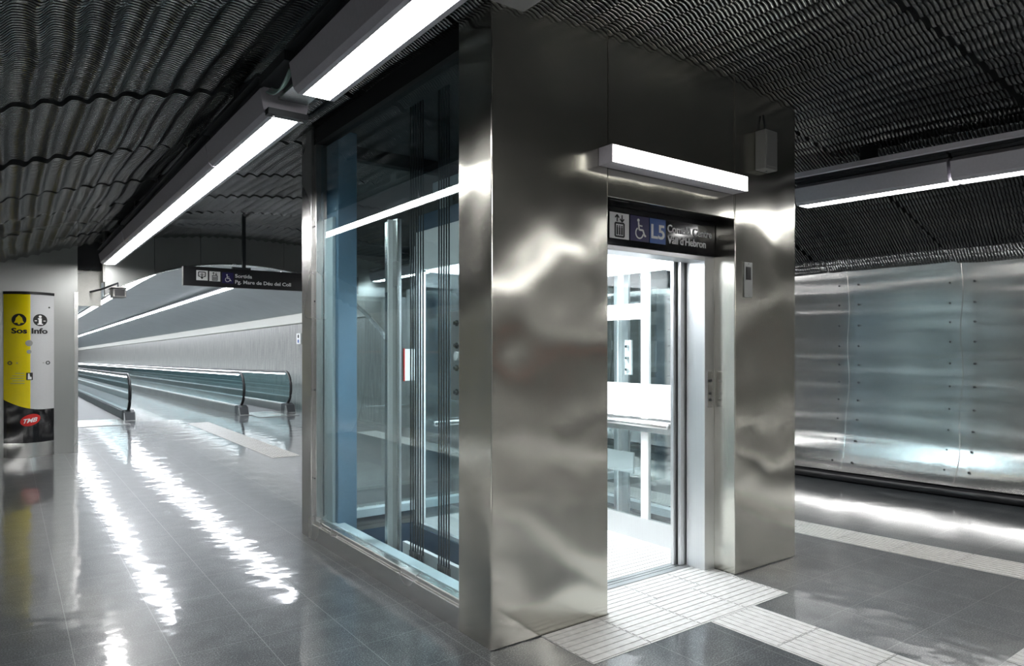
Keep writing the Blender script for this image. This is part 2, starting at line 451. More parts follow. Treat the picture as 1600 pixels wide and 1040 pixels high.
# tactile paving: pale ribbed tiles let into the granite
def ribbed(name, x0, x1, y0, y1, along, tile=0.374, warp=False, origin=0.0):
    m = MB(); z0, zb, zr = 0.0005, 0.002, 0.005
    if along == 'y':
        t = y0
        while t < y1 - 1e-4:
            e = min(t + tile, y1)
            m.box(x0, x1, t + .002, e - .002, z0, zb)
            n = max(2, int((x1 - x0) / 0.0425))
            for i in range(n):
                c = x0 + (x1 - x0) * (i + .5) / n
                m.box(c - .0135, c + .0135, t + .006, e - .006, zb, zr)
            t = e
    else:
        t = x0
        while t < x1 - 1e-4:
            e = min(t + tile, x1)
            m.box(t + .002, e - .002, y0, y1, z0, zb)
            n = max(2, int((y1 - y0) / 0.0425))
            for i in range(n):
                c = y0 + (y1 - y0) * (i + .5) / n
                m.box(t + .006, e - .006, c - .0135, c + .0135, zb, zr)
            t = e
    if warp: m.map(lambda x, y, z: (x + bend(x, y) * 0.8, y, z))
    return struct(m.build(name, 'tact'))
ribbed('floor_tactile', 4.74, 5.11, -5.92, 10.9, 'y', warp=True)
ribbed('floor_tactile', 2.10, 3.62, 2.255, 2.628, 'x', 0.374)
ribbed('floor_tactile', 2.915, 3.29, -3.73, 2.253, 'y')
ribbed('floor_tactile', 2.56, 3.638, 2.63, 2.90, 'x', 0.374)
ribbed('floor_tactile', 3.62, 4.00, -0.2, 1.19, 'y')
ribbed('floor_tactile', 2.75, 3.12, 8.95, 14.1, 'y')

# ------------------------------------------------------------------ elevator shaft enclosure
el = thing('elevator_shaft', 'large free-standing elevator shaft clad in brushed steel with glass sides', 'elevator shaft', (3.05, 3.9, 0))
ZT = 3.16
box('corner_column', 'steel_front', EX0, 2.553, EY0, 2.92, 0, ZT, el, 0.006)
box('corner_column', 'steel_front', 3.64, EX1, EY0, 2.92, 0, ZT, el, 0.006)
box('corner_column', 'steel_trim', EX0, 2.02, 4.97, EY1, 0, ZT, el, 0.005)
box('corner_column', 'steel_trim', 4.05, EX1, 4.97, EY1, 0, ZT, el, 0.005)
box('header_panel', 'steel_front', 2.557, 3.636, EY0 + .004, 2.66, 2.205, ZT, el, 0.003)
m = MB(); m.box(2.557, 3.636, 2.66, 2.79, 2.20, 2.26); m.build('soffit', 'blackgloss', el)
m = MB(); m.box(2.553, 3.64, 2.79, 2.83, 1.965, 3.1); m.build('lintel', 'black', el)
# frame of the doorway
m = MB(); m.box(3.545, 3.64, 2.785, 2.93, 0, 1.985).box(2.553, 2.60, 2.785, 2.93, 0, 1.985).box(2.60, 3.545, 2.785, 2.93, 1.955, 1.985)
m.build('door_frame', 'steel_soft', el, 0.003)
# landing doors telescoped open
d = box('door', 'steel_soft', 3.50, 3.64, 2.940, 2.962, 0.01, 1.99, el)
box('door', 'steel_soft', 3.47, 3.64, 2.975, 2.997, 0.01, 1.99, el)
m = MB(); m.box(2.56, 3.64, 2.93, 3.01, 1.975, 2.02); m.build('door_track', 'dark', el)
m = MB(); m.box(2.56, 3.64, 2.905, 2.945, 0.0, 0.006).box(2.56, 3.64, 2.953, 2.975, 0.0, 0.006).box(2.56, 3.64, 2.983, 3.012, 0, 0.006)
m.build('threshold', 'steel_soft', el)
# call panel on the door frame
cp = box('call_panel', 'steel_trim', 3.565, 3.615, 2.778, 2.787, 1.03, 1.26, el, 0.002)
for z in (1.20, 1.12, 1.08): MB().prism(circle(3.59, z, 0.009, 14), 2.772, 2.780).build('button', 'dark', cp)
# side sills and glass, street side (x = EX0)
def sill(x0, x1, y0, y1, axis, sg):
    if axis == 'y':
        o = box('plinth', 'steel_trim', min(x0, x0 + sg * .06), max(x0, x0 + sg * .06), y0, y1, 0, 0.115, el, 0.004)
        MB().box(*sorted((x0 + sg * .015, x0 + sg * .07)), y0, y1, 0.115, 0.145).build('bead', 'steel_trim', o, 0.006)
        MB().box(*sorted((x0 + sg * .07, x0 + sg * .15)), y0, y1, 0.09, 0.150).build('inner_ledge', 'paleblue', o)
    else:
        o = box('plinth', 'steel_trim', x0, x1, min(y0, y0 + sg * .06), max(y0, y0 + sg * .06), 0, 0.115, el, 0.004)
        MB().box(x0, x1, *sorted((y0 + sg * .015, y0 + sg * .07)), 0.115, 0.145).build('bead', 'steel_trim', o, 0.006)
        MB().box(x0, x1, *sorted((y0 + sg * .07, y0 + sg * .15)), 0.09, 0.150).build('inner_ledge', 'paleblue', o)
sill(EX0 + .004, 0, 2.92, 4.97, 'y', 1)
sill(EX1 - .004, 0, 2.92, 4.97, 'y', -1)
sill(2.02, 4.05, EY1 - .004, 0, 'x', -1)
box('glass_pane', 'glass', 1.868, 1.870, 2.92, 4.93, 0.145, 2.96, el)
box('glass_pane', 'glass', 4.232, 4.234, 2.92, 4.97, 0.145, 2.96, el)
box('glass_pane', 'glass', 2.02, 4.05, 5.108, 5.110, 0.145, 2.96, el)
m = MB(); m.box(1.83, 1.92, 2.92, 4.97, 2.90, ZT).box(4.18, 4.28, 2.92, 4.97, 2.90, ZT).box(2.02, 4.05, 5.06, 5.15, 2.88, ZT)
m.build('top_beam', 'void', el)
m = MB(); m.box(1.92, 4.18, 2.92, 5.06, 2.98, 3.04); m.build('shaft_roof', 'void', el)
m = MB(); m.box(1.83, 1.885, 4.925, 4.97, 0.115, 2.95); m.build('glazing_post', 'steel_trim', el, 0.003)
for z in (0.45, 1.1, 1.75, 2.3):
    MB().tube([(1.83, 4.947, z), (1.824, 4.947, z)], 0.006, 8).build('screw', 'dark', el)
# blue painted structural posts inside the shaft
m = MB(); m.box(1.915, 2.06, 4.72, 4.94, -0.05, 2.97); p = m.build('structural_post', 'blue', el, 0.006)
m = MB(); m.box(1.890, 1.912, 4.76, 4.92, 0.15, 2.35); m.build('lit_face_plate', 'paleblue', p)  # paler plate paints in the lamplit side face of the blue post
m = MB(); m.box(3.98, 4.12, 4.72, 4.94, -0.05, 2.97); m.build('structural_post', 'blue', el, 0.006)
# hoist gear between the glass and the car
gr = thing('guide_rail', 'bright vertical guide rail standing between the glass and the elevator car', 'guide rail', (2.05, 4.1, -0.3))
MB().box(2.03, 2.045, 4.02, 4.20, -0.3, 2.24).build('web', 'steel_trim', gr)
MB().box(2.00, 2.035, 4.085, 4.10, -0.3, 2.24).build('blade', 'white', gr)
MB().box(2.045, 2.06, 4.02, 4.035, -0.3, 2.24).build('flange', 'steel_soft', gr)
gr = thing('guide_rail', 'white vertical guide rail behind the ropes nearest the steel corner', 'guide rail', (2.12, 3.44, -0.3))
MB().box(2.16, 2.175, 3.37, 3.45, -0.3, 2.24).build('web', 'steel_soft', gr)
MB().box(2.13, 2.16, 3.40, 3.412, -0.3, 2.24).build('blade', 'white', gr)
bp = box('bracket_plate', 'steel_soft', 2.115, 2.13, 3.38, 3.50, 1.10, 1.62, gr, 0.002)
for z in (1.15, 1.29, 1.42, 1.55):
    MB().tube([(2.115, 3.42, z), (2.09, 3.42, z)], 0.012, 6).tube([(2.112, 3.42, z), (2.106, 3.42, z)], 0.02, 6).build('bolt', 'dark', bp)
MB().tube([(2.115, 3.42, 1.36), (2.10, 3.42, 1.36)], 0.025, 12).build('hub', 'white', bp)
rope = None
for (ya, yb, n, gname, desc) in ((3.93, 3.77, 6, 'hoist ropes in the set of six', 'thin dark steel hoist rope in the set of six beside the guide rail'),
                                 (3.575, 3.46, 5, 'hoist ropes in the set of five', 'thin dark steel hoist rope in the set of five near the steel corner')):
    for i in range(n):
        y = ya + (yb - ya) * i / (n - 1)
        t = thing('hoist_rope', desc, 'rope', (2.08, y, 0.0), gname)
        MB().tube([(2.08, y, -0.02), (2.08, y, 2.94)], 0.0052, 8).build('strand', 'dark', t, smooth=True)
        MB().tube([(2.08, y, 0.02), (2.08, y, 0.12)], 0.011, 8).build('socket', 'black', t, smooth=True)
bm_ = thing('buffer_beam', 'white steel beam low in the shaft that anchors the ropes', 'beam', (2.1, 3.6, 0))
MB().box(2.13, 2.16, 3.15, 4.14, 0.0, 0.12).box(2.10, 2.20, 3.15, 4.14, -0.02, 0.0).build('web', 'white', bm_)
for y in (3.25, 3.31): MB().tube([(2.13, y, 0.06), (2.10, y, 0.06)], 0.014, 6).build('bolt', 'dark', bm_)
np_ = thing('notice_plate', 'small white notice plate with a red edge on the rear glass of the shaft', 'notice', (2.86, 5.09, 1.15))
box('plate', 'print', 2.64, 2.74, 5.092, 5.104, 1.14, 1.40, np_)
box('edge_strip', 'red', 2.632, 2.64, 5.09, 5.104, 1.135, 1.405, np_)

# ------------------------------------------------------------------ elevator car
car = thing('elevator_car', 'brightly lit glass-sided elevator car with a steel handrail, standing at the open door', 'elevator car', (3.08, 3.75, 0))
cx0, cx1, cy0, cy1 = 2.40, 3.75, 3.03, 4.42
m = MB(); m.box(cx0, cx1, cy0, cy1, -0.06, 0.0)
n = 26
m.build('car_floor', 'carfloor', car)
m = MB()
for i in range(n): m.box(cx0 + .03, cx1 - .03, cy0 + .03 + i * .052, cy0 + .05 + i * .052, 0.0, 0.003)
m.build('floor_ribs', 'tact', car)
m = MB(); m.box(cx0 - .01, cx1 + .01, cy0 - .01, cy1 + .01, 2.14, 2.24); m.build('car_roof', 'white', car)
m = MB(); m.box(cx0, cx1, cy0, cy1, 2.24, 2.36); m.build('roof_frame', 'navy', car)
for i, y in enumerate((3.15, 3.6, 4.05)):
    m = MB(); m.box(cx0 + .15, cx1 - .15, y, y + .2, 2.12, 2.139); m.build('ceiling_lamp', 'carlamp', car)
m = MB(); m.tube([(2.5, 3.3, 2.36), (2.5, 3.3, 2.55)], 0.05, 10).tube([(2.5, 4.2, 2.36), (2.5, 4.2, 2.55)], 0.05, 10).box(2.45, 2.58, 3.2, 4.3, 2.5, 2.58)
m.build('roof_gear', 'paleblue', car)
def car_side(x, sg):
    xi, xo = sorted((x, x + sg * .03))
    f = box('kick_panel', 'steel_soft', xi, xo, cy0, cy1, 0.0, 0.165, car)
    box('outer_apron', 'navy', *sorted((x + sg * .031, x + sg * .045)), cy0, cy1, -0.28, 0.14, car)
    m = MB()
    for a, b in ((cy0, cy0 + .07), (cy1 - .07, cy1), (3.45, 3.52)): m.box(xi, xo, a, b, .165, 2.14)
    m.box(xi - .001, xo + .001, cy0 - .001, cy1 + .001, 1.96, 2.139)
    if sg > 0: m.box(xi - .002, xo + .002, cy0 + .002, cy1 - .002, 0.90, 1.145).box(xi - .002, xo + .002, 3.50, cy1 - .002, 1.62, 1.735).box(xi, xo, 3.72, 3.755, 1.735, 1.96)
    m.build('side_frame', 'white', car)
    m = MB(); m.box(x + sg * .012, x + sg * .015, cy0 + .07, cy1 - .07, .165, 1.96); m.build('side_glass', 'carglass', car)
car_side(cx0, -1); car_side(cx1, 1)
# rear wall
box('kick_panel', 'steel_soft', cx0, cx1, cy1, cy1 + .03, 0, .165, car)
box('outer_apron', 'navy', cx0, cx1, cy1 + .031, cy1 + .045, -0.28, 0.14, car)
m = MB(); m.box(cx0, cx0 + .06, cy1, cy1 + .03, .165, 2.14).box(cx1 - .06, cx1, cy1, cy1 + .03, .165, 2.14).box(cx0, cx1, cy1, cy1 + .03, 1.96, 2.14)
m.build('rear_frame', 'white', car)
m = MB(); m.box(cx0 + .06, cx1 - .06, cy1 + .012, cy1 + .015, .165, 1.96); m.build('rear_glass', 'carglass', car)
m = MB(); m.box(cx0, 2.56, cy0 - .0, cy0 + .03, 0, 2.14).box(2.56, 3.6, cy0, cy0 + .03, 1.99, 2.14); m.build('front_return', 'white', car)
# car door leaf parked at the side
dd = box('car_door', 'steel_soft', 3.56, 3.745, 3.015, 3.028, 0.01, 2.0, car)
m = MB()
for k in range(52): m.box(3.572, 3.590, 3.008, 3.015, 0.06 + k * .0155, 0.067 + k * .0155)
m.build('vent_slots', 'greyprint', dd)
# handrail along the side wall and the rear
hr = MB().tube([(cx1 - .06, cy0 + .18, .86), (cx1 - .06, cy1 - .07, .86)], .021, 12).build('handrail', 'steel_trim', car, smooth=True)
MB().box(cx1 - .03, cx1 - .004, cy0 + .1, cy1 - .02, .80, .895).build('rail_backing', 'steel_trim', hr)
for y in (3.4, 4.1): MB().tube([(cx1 - .06, y, .86), (cx1, y, .86)], .010, 8).build('rail_bracket', 'steel_trim', hr)
MB().tube([(cx0 + .1, cy1 - .06, .86), (cx1 - .1, cy1 - .06, .86)], .021, 12).build('handrail', 'steel_trim', car, smooth=True)
# bracketed rail on the far side of the car, seen through its glass
sr = thing('guide_rail', 'guide rail with white bolted brackets behind the glass of the lit car', 'guide rail', (3.98, 3.9, -0.3))
MB().box(3.97, 3.99, 3.86, 4.02, -0.3, 2.9).build('web', 'steel_soft', sr)
MB().box(3.93, 3.97, 3.93, 3.945, -0.3, 2.9).build('blade', 'white', sr)
for y0_, y1_ in ((4.10, 4.19), (3.76, 3.83)):
    q = box('bracket_plate', 'white', 3.90, 3.915, y0_, y1_, 1.20, 1.47, sr)
    for z in (1.24, 1.33, 1.42): MB().tube([(3.90, (y0_ + y1_) / 2, z), (3.875, (y0_ + y1_) / 2, z)], .011, 6).build('bolt', 'steel_trim', q)
box('cross_plate', 'white', 3.90, 3.915, 3.74, 4.25, 0.44, 0.60, sr)

# ------------------------------------------------------------------ pictograms and signs
def lift_icon(m_, x, z, sz, y0, y1):
    """up and down arrows over a cabin with three riders, in a square of side sz with lower-left x,z"""
    u = lambda a, b: (x + a * sz, z + b * sz)
    line(m_, [u(.36, .66), u(.36, .93)], .05 * sz, y0, y1); line(m_, [u(.25, .82), u(.36, .94), u(.47, .82)], .05 * sz, y0, y1)
    line(m_, [u(.64, .94), u(.64, .67)], .05 * sz, y0, y1); line(m_, [u(.53, .78), u(.64, .66), u(.75, .78)], .05 * sz, y0, y1)
    line(m_, [u(.25, .60), u(.75, .60), u(.75, .06), u(.25, .06), u(.25, .60)], .07 * sz, y0, y1)
    for a in (.37, .5, .63):
        m_.prism(circle(x + a * sz, z + .48 * sz, .035 * sz, 8), y0, y1); line(m_, [u(a, .44), u(a, .13)], .075 * sz, y0, y1)
def wheelchair(m_, x, z, sz, y0, y1):
    u = lambda a, b: (x + a * sz, z + b * sz)
    m_.prism(circle(*u(.40, .88), .075 * sz, 12), y0, y1)
    line(m_, [u(.41, .80), u(.45, .45), u(.70, .45), u(.82, .18), u(.90, .20)], .085 * sz, y0, y1)
    line(m_, [u(.43, .65), u(.66, .63)], .06 * sz, y0, y1)
    ring(m_, *u(.47, .30), .21 * sz, .275 * sz, y0, y1, 120, 350, 16)
def exit_icon(m_, x, z, sz, y0, y1):
    u = lambda a, b: (x + a * sz, z + b * sz)
    line(m_, [u(.35, .38), u(.15, .38), u(.15, .85), u(.85, .85), u(.85, .38), u(.65, .38)], .09 * sz, y0, y1)
    line(m_, [u(.5, .72), u(.5, .25)], .10 * sz, y0, y1)
    m_.prism([u(.30, .32), u(.70, .32), u(.5, .08)], y0, y1)
    line(m_, [u(.33, .68), u(.33, .5)], .05 * sz, y0, y1); line(m_, [u(.67, .68), u(.67, .5)], .05 * sz, y0, y1)

# black sign over the elevator door
sy = 2.775
sg = thing('line_sign', 'long black sign over the elevator door reading L5 Cornellà Centre, Vall d\'Hebron', 'sign', (3.1, sy, 1.988))
box('sign_board', 'blackgloss', 2.56, 3.632, sy, sy + .012, 1.986, 2.198, sg)
box('icon_field', 'print', 2.705, 2.857, sy - .003, sy, 2.020, 2.165, sg)
m = MB(); lift_icon(m, 2.712, 2.024, .138, sy - .005, sy - .003); m.build('lift_pictogram', 'ink', sg)
box('icon_field', 'indigo', 2.868, 3.022, sy - .003, sy, 2.020, 2.165, sg)
m = MB(); wheelchair(m, 2.882, 2.030, .125, sy - .005, sy - .003); m.build('wheelchair_pictogram', 'print', sg)
box('icon_field', 'lineblue', 3.030, 3.166, sy - .003, sy, 2.020, 2.165, sg)
text_mb('L5', 3.040, 2.050, .080, sy - .005, sy - .003, .115, bold=.02).build('lettering', 'print', sg)
text_mb('Cornellà Centre', 3.182, 2.098, .045, sy - .005, sy - .001, .412, bold=.015).build('lettering', 'print', sg)
text_mb("Vall d'Hebron", 3.182, 2.032, .045, sy - .005, sy - .001, .355, bold=.015).build('lettering', 'print', sg)

# hanging exit sign before the portal
hy = 9.0
hs = thing('exit_sign', 'long black hanging sign with white pictograms reading Sortida Pg. Mare de Déu del Coll', 'sign', (2.9, hy, 2.16))
box('sign_board', 'black', 1.71, 3.95, hy, hy + .08, 2.165, 2.40, hs, 0.003)
box('icon_field', 'print', 1.855, 1.985, hy - .003, hy, 2.235, 2.355, hs)
m = MB(); exit_icon(m, 1.862, 2.240, .112, hy - .006, hy - .003); m.build('exit_pictogram', 'ink', hs)
box('icon_field', 'print', 2.003, 2.130, hy - .003, hy, 2.232, 2.352, hs)
m = MB(); lift_icon(m, 2.010, 2.235, .112, hy - .006, hy - .003); m.build('lift_pictogram', 'ink', hs)
box('icon_field', 'indigo', 2.150, 2.285, hy - .003, hy, 2.215, 2.348, hs)
m = MB(); wheelchair(m, 2.165, 2.228, .105, hy - .006, hy - .003); m.build('wheelchair_pictogram', 'print', hs)
text_mb('Sortida', 2.305, 2.292, .043, hy - .004, hy - .001, .205, bold=.02).build('lettering', 'print', hs)
text_mb('Pg. Mare de Déu del Coll', 2.305, 2.218, .043, hy - .004, hy - .001, .70, bold=.02).build('lettering', 'print', hs)
MB().box(2.40, 2.44, hy + .02, hy + .06, 2.40, ceil_z(2.4) + .05).box(2.28, 2.50, hy + .01, hy + .07, 2.40, 2.425).build('hanger', 'dark', hs)
MB().box(3.40, 3.44, hy + .02, hy + .06, 2.40, ceil_z(3.4) + .05).box(3.30, 3.52, hy + .01, hy + .07, 2.40, 2.425).build('hanger', 'dark', hs)

# ------------------------------------------------------------------ linear lamps under the vault
def lamp(xa, xb, y0, y1, z, label, group=None, gap_end=False, wires=False, cat='lamp'):
    """xa at y0, xb at y1 (centre of the diffuser)"""
    t = thing('linear_lamp', label, cat, ((xa + xb) / 2, (y0 + y1) / 2, z), group)
    def mp(x, y, zz): k = (y - y0) / (y1 - y0); return (x + xa + (xb - xa) * k, y, zz)
    prof = [(-.085, z + .0), (-.105, z + .02), (-.125, z + .13), (-.075, z + .165), (.075, z + .165), (.125, z + .13), (.105, z + .02), (.085, z + .0),
            (.062, z + .0), (.062, z + .012), (-.062, z + .012), (-.062, z)]
    MB().prism(prof, y0, y1).map(mp).build('housing', 'housing', t)
    MB().box(-.061, .061, y0 + .004, y1 - .004, z + .001, z + .011).map(mp).build('diffuser', 'tube', t)
    MB().box(-.14, -.10, y0, y1, z + .185, z + .205).box(-.10, .10, y0, y1, z + .166, z + .20).map(mp).build('mounting_rail', 'dark', t)
    nb = max(1, int((y1 - y0) / 1.1))
    for i in range(nb):
        y = y0 + (y1 - y0) * (i + .5) / nb; k = (y - y0) / (y1 - y0); x = xa + (xb - xa) * k
        MB().box(x - .09, x - .02, y - .05, y + .05, z + .2, ceil_z(x - (bend(x, y))) + .01).build('hanger', 'black', t)
    if gap_end:
        c = MB().box(-.10, .10, y1 + .005, y1 + .03, z + .005, z + .035).map(lambda x, y, zz: (x + xb, y, zz)).build('connector', 'steel_trim', t)
        for dx in (-.06, .05): MB().prism(circle(xb + dx, y1 + .018, .010, 10), z - .003, z + .005, 'z').build('bolt', 'brass', c)
    return t
FZ = 2.55
lamp(1.14, 1.14, -4.6, -0.3, FZ, 'long glowing tube lamp hung under the vault behind the viewer')
lamp(1.14, 1.145, 0.5, 3.08, FZ, 'brightest long tube lamp in grey housing hung close beside the steel corner', gap_end=False)
lamp(1.13, 1.13, 3.47, 4.615, FZ, 'short tube lamp next after the wired gap in the lamp line')
lamp(1.13, 1.13, 4.63, 8.50, FZ, 'longest tube lamp of the line running toward the tunnel mouth', gap_end=True)
lamp(1.13, 1.13, 8.56, 10.82, FZ, 'last tube lamp of the line ending at the tunnel mouth')
def rx(y): return 5.10 + bend(5.1, y) * 0.85
for a, b in ((-9.3, -4.9), (-14, -9.6), (-18.7, -14.3), (-23.4, -19)):
    lamp(1.14, 1.14, a, b, FZ, 'tube lamp far along the corridor behind the viewer, on the totem side', 'corridor lamps behind the viewer, totem side')
    lamp(rx(a), rx(b), a, b, FZ, 'tube lamp far along the corridor behind the viewer, on the riveted wall side', 'corridor lamps behind the viewer, riveted wall side')
lamp(rx(-4.6), rx(-.3), -4.6, -0.3, FZ, 'tube lamp in the line beside the riveted wall, behind the viewer')
lamp(rx(0.9) , rx(2.03), 0.9, 2.03, FZ, 'tube lamp beside the riveted steel wall, cut off by the picture edge')
lamp(rx(2.05), rx(3.12), 2.05, 3.12, FZ, 'tube lamp beside the riveted steel wall, ending by the steel column')
lamp(rx(3.47), rx(7.2), 3.47, 7.2, FZ, 'tube lamp behind the elevator shaft, seen only through its glass')
lamp(rx(7.4), rx(10.9), 7.4, 10.9, FZ, 'tube lamp behind the elevator shaft, nearest the tunnel')
# junction between two lamps of the line, with loose wires
jb = thing('lamp_coupler', 'steel coupler with loose wires and bright bolts between two tube lamps', 'coupler', (1.13, 3.27, FZ))
MB().box(1.03, 1.23, 3.415, 3.465, FZ + .0, FZ + .03).build('end_plate', 'dark', jb)
MB().box(1.06, 1.20, 3.09, 3.36, FZ + .055, FZ + .07).build('bridge_plate', 'steel_trim', jb)
MB().box(1.00, 1.24, 3.08, 3.46, FZ + .14, FZ + .19).build('tray', 'dark', jb)
for dx in (-.07, .07): MB().prism(circle(1.13 + dx, 3.44, .012, 10), FZ - .008, FZ, 'z').build('bolt', 'brass', jb)
for i in range(3):
    pts = [(1.03 + .012 * i, 3.10 + .34 * k / 8, FZ + .11 - .05 * math.sin(PI * k / 8) + .012 * i) for k in range(9)]
    MB().tube(pts, .005, 6).build('wire', 'wire', jb, smooth=True)
# strut rail hung beside the lamps near the riveted wall
cr = thing('strut_rail', 'thin grey strut rail hung under the vault above the lamps by the riveted wall', 'rail', (4.9, 2.5, 2.72))
m = MB()
for i in range(16):
    a = -3 + i * .6; b = a + .6; xa, xb = 4.72 + bend(5, a) * .9, 4.72 + bend(5, b) * .9
    for (u, v, z0, z1) in ((-.02, .02, 2.70, 2.735),):
        m.add([(xa + u, a, z0), (xa + v, a, z0), (xb + v, b, z0), (xb + u, b, z0), (xa + u, a, z1), (xa + v, a, z1), (xb + v, b, z1), (xb + u, b, z1)],
              [(0, 1, 2, 3), (4, 7, 6, 5), (0, 4, 5, 1), (2, 6, 7, 3), (1, 5, 6, 2), (0, 3, 7, 4)])
m.build('channel', 'housing', cr)
for y in (-1, 1.2, 3.45, 5.2): 
    x = 4.72 + bend(5, y) * .9
    MB().box(x - .012, x + .03, y - .03, y + .03, 2.735, 2.93).build('hanger', 'black', cr)

# tube lamp over the elevator door
dl = thing('door_lamp', 'bright horizontal tube lamp fixed on the steel panel above the elevator door', 'lamp', (3.05, 2.57, 2.36))
box('housing', 'housing', 2.485, 3.615, 2.528, 2.628, 2.352, 2.445, dl, 0.002)
box('diffuser', 'doortube', 2.489, 3.613, 2.520, 2.5275, 2.355, 2.438, dl)

# speakers, card reader
def speaker(x0, x1, y0, y1, z0, z1, label, pos_back):
    t = thing('loudspeaker', label, 'loudspeaker', ((x0 + x1) / 2, (y0 + y1) / 2, z0))
    b = box('cabinet', 'whiteplastic', x0, x1, y0, y1, z0, z1, t, 0.006)
    box('front_grille', 'whiteplastic', x0 + .012, x1 - .012, y0 - .004, y0, z0 + .02, z1 - .02, t)
    MB().tube([((x0 + x1) / 2, (y0 + y1) / 2, z0), ((x0 + x1) / 2, (y0 + y1) / 2, z0 - .003)], .006, 8).build('screw', 'dark', t)
    return t
t = speaker(3.845, 3.975, 2.553, 2.629, 2.535, 2.785, 'pale grey box loudspeaker mounted high on the steel column above the card reader', 0)
MB().tube([(3.92, 2.60, 2.785), (3.92, 2.62, 2.90)], .006, 6).build('cable', 'dark', t)
t = speaker(1.53, 1.70, 2.08, 2.24, 2.77, 2.98, 'grey box loudspeaker hung from the ceiling in front of the steel corner', 0)
MB().box(1.59, 1.64, 2.13, 2.18, 2.98, ceil_z(1.6) + .02).build('hanger', 'dark', t)
cr_ = thing('card_reader', 'narrow dark card reader plate on the steel column below the loudspeaker', 'card reader', (3.765, 2.62, 1.72))
box('plate', 'bulkhead', 3.725, 3.808, 2.622, 2.629, 1.725, 1.945, cr_, .002)
box('slot_window', 'black', 3.743, 3.788, 2.618, 2.622, 1.835, 1.915, cr_)
for z in (1.735, 1.935): MB().tube([(3.766, 2.623, z), (3.766, 2.619, z)], .005, 8).build('screw', 'brass', cr_)

# ------------------------------------------------------------------ help point totem
tt = thing('help_totem', 'tall rounded yellow and grey help point totem reading Sos Info, by the steel pillar', 'help point', (0.24, 10.95, 0))
tc_, hw, yf, yb_ = 0.24, 0.27, 10.84, 11.04
def arc(x): return yf + 0.16 * ((x - tc_) / hw) ** 2
def shell(xa, xb, zlo, zhi, name, mat, off=0.0, parent=None):
    n = 16; m = MB()
    X = [xa + (xb - xa) * i / n for i in range(n + 1)]
    lo = zlo if callable(zlo) else (lambda x: zlo); hi = zhi if callable(zhi) else (lambda x: zhi)
    vs = [(x, arc(x) + off, lo(x)) for x in X] + [(x, arc(x) + off, hi(x)) for x in X] + [(x, yb_, lo(x)) for x in X] + [(x, yb_, hi(x)) for x in X]
    k = n + 1
    fs = [(i, i + 1, k + i + 1, k + i) for i in range(n)] + [(2 * k + i + 1, 2 * k + i, 3 * k + i, 3 * k + i + 1) for i in range(n)]
    fs += [(k + i, k + i + 1, 3 * k + i + 1, 3 * k + i) for i in range(n)] + [(i + 1, i, 2 * k + i, 2 * k + i + 1) for i in range(n)]
    fs += [(0, k, 3 * k, 2 * k), (n, 2 * k + n, 3 * k + n, k + n)]
    o = m.add(vs, fs).build(name, mat, parent or tt)
    return o
swoosh = lambda x: 0.615 + 0.135 * max(0, (0.40 - x) / 0.43) ** 2
shell(-.03, .51, 0.0, .19, 'base', 'steel_trim')
bp_ = shell(-.03, .51, .19, swoosh, 'lower_panel', 'blackgloss')
yp = shell(-.03, .25, swoosh, 2.105, 'upper_panel', 'yellow')
sp_ = shell(.25, .51, swoosh, 2.105, 'upper_panel', 'silver')
shell(-.035, .515, 2.105, 2.14, 'cap', 'black', -.01)
def sliced(m_, step=0.012):
    import bmesh
    bm = bmesh.new()
    vs = [bm.verts.new(p) for p in m_.v]
    for f in m_.f:
        try: bm.faces.new([vs[i] for i in f])
        except ValueError: pass
    xs = [p[0] for p in m_.v]; x = min(xs) + step
    while x < max(xs):
        bmesh.ops.bisect_plane(bm, geom=bm.verts[:] + bm.edges[:] + bm.faces[:], plane_co=(x, 0, 0), plane_no=(1, 0, 0), dist=1e-6)
        x += step
    bm.verts.index_update()
    m_.v = [tuple(v.co) for v in bm.verts]; m_.f = [tuple(v.index for v in f.verts) for f in bm.faces]; bm.free()
    return m_
def onto(m_, off): return sliced(m_).map(lambda x, y, z: (x, arc(x) - off - (y), z))
def dec(fn, name, mat, off=0.002):
    m_ = MB(); fn(m_); onto(m_, off).build(name, mat, tt)
dec(lambda q: q.prism(circle(.130, 1.775, .078, 28), 0, .002), 'emblem_disc', 'ink')
dec(lambda q: q.prism(circle(.355, 1.775, .078, 28), 0, .002), 'emblem_disc', 'ink')
dec(lambda q: (q.prism([(.075, 1.735), (.090, 1.76), (.098, 1.80), (.118, 1.822), (.130, 1.835), (.142, 1.822), (.162, 1.80), (.170, 1.76), (.185, 1.735)], 0, .002), q.prism(circle(.13, 1.728, .014, 10), 0, .002)), 'bell_pictogram', 'yellow', .005)
dec(lambda q: (q.prism(circle(.355, 1.82, .017, 12), 0, .002), line(q, [(.355, 1.80), (.355, 1.725)], .034, 0, .002), line(q, [(.33, 1.792), (.37, 1.792)], .012, 0, .002), line(q, [(.325, 1.722), (.385, 1.722)], .014, 0, .002), line(q, [(.295, 1.765), (.32, 1.765)], .01, 0, .002), line(q, [(.39, 1.765), (.415, 1.765)], .01, 0, .002)), 'info_pictogram', 'print', .005)
def dtext(txt, x, z, sz, wd, mat, off=0.003, **k):
    m_ = sliced(text_mb(txt, x, z, sz, 0.0, .002, wd, **k), .02); m_.map(lambda X, Y, Z: (X, arc(X) - off - Y, Z)).build('lettering', mat, tt)
dtext('Sos', .050, 1.602, .066, .165, 'ink', bold=.035)
dtext('Info', .262, 1.602, .066, .175, 'ink', bold=.035)
for (x, z, r_) in ((.235, 1.475, .040), (.235, 1.365, .026)): dec(lambda q: q.prism(circle(x, z, r_, 20), 0, .002), 'speaker_grille', 'greyprint')
for x in (.035, .440):
    dec(lambda q: ring(q, x, 1.22, .014, .025, 0, .004), 'call_button', 'ink')
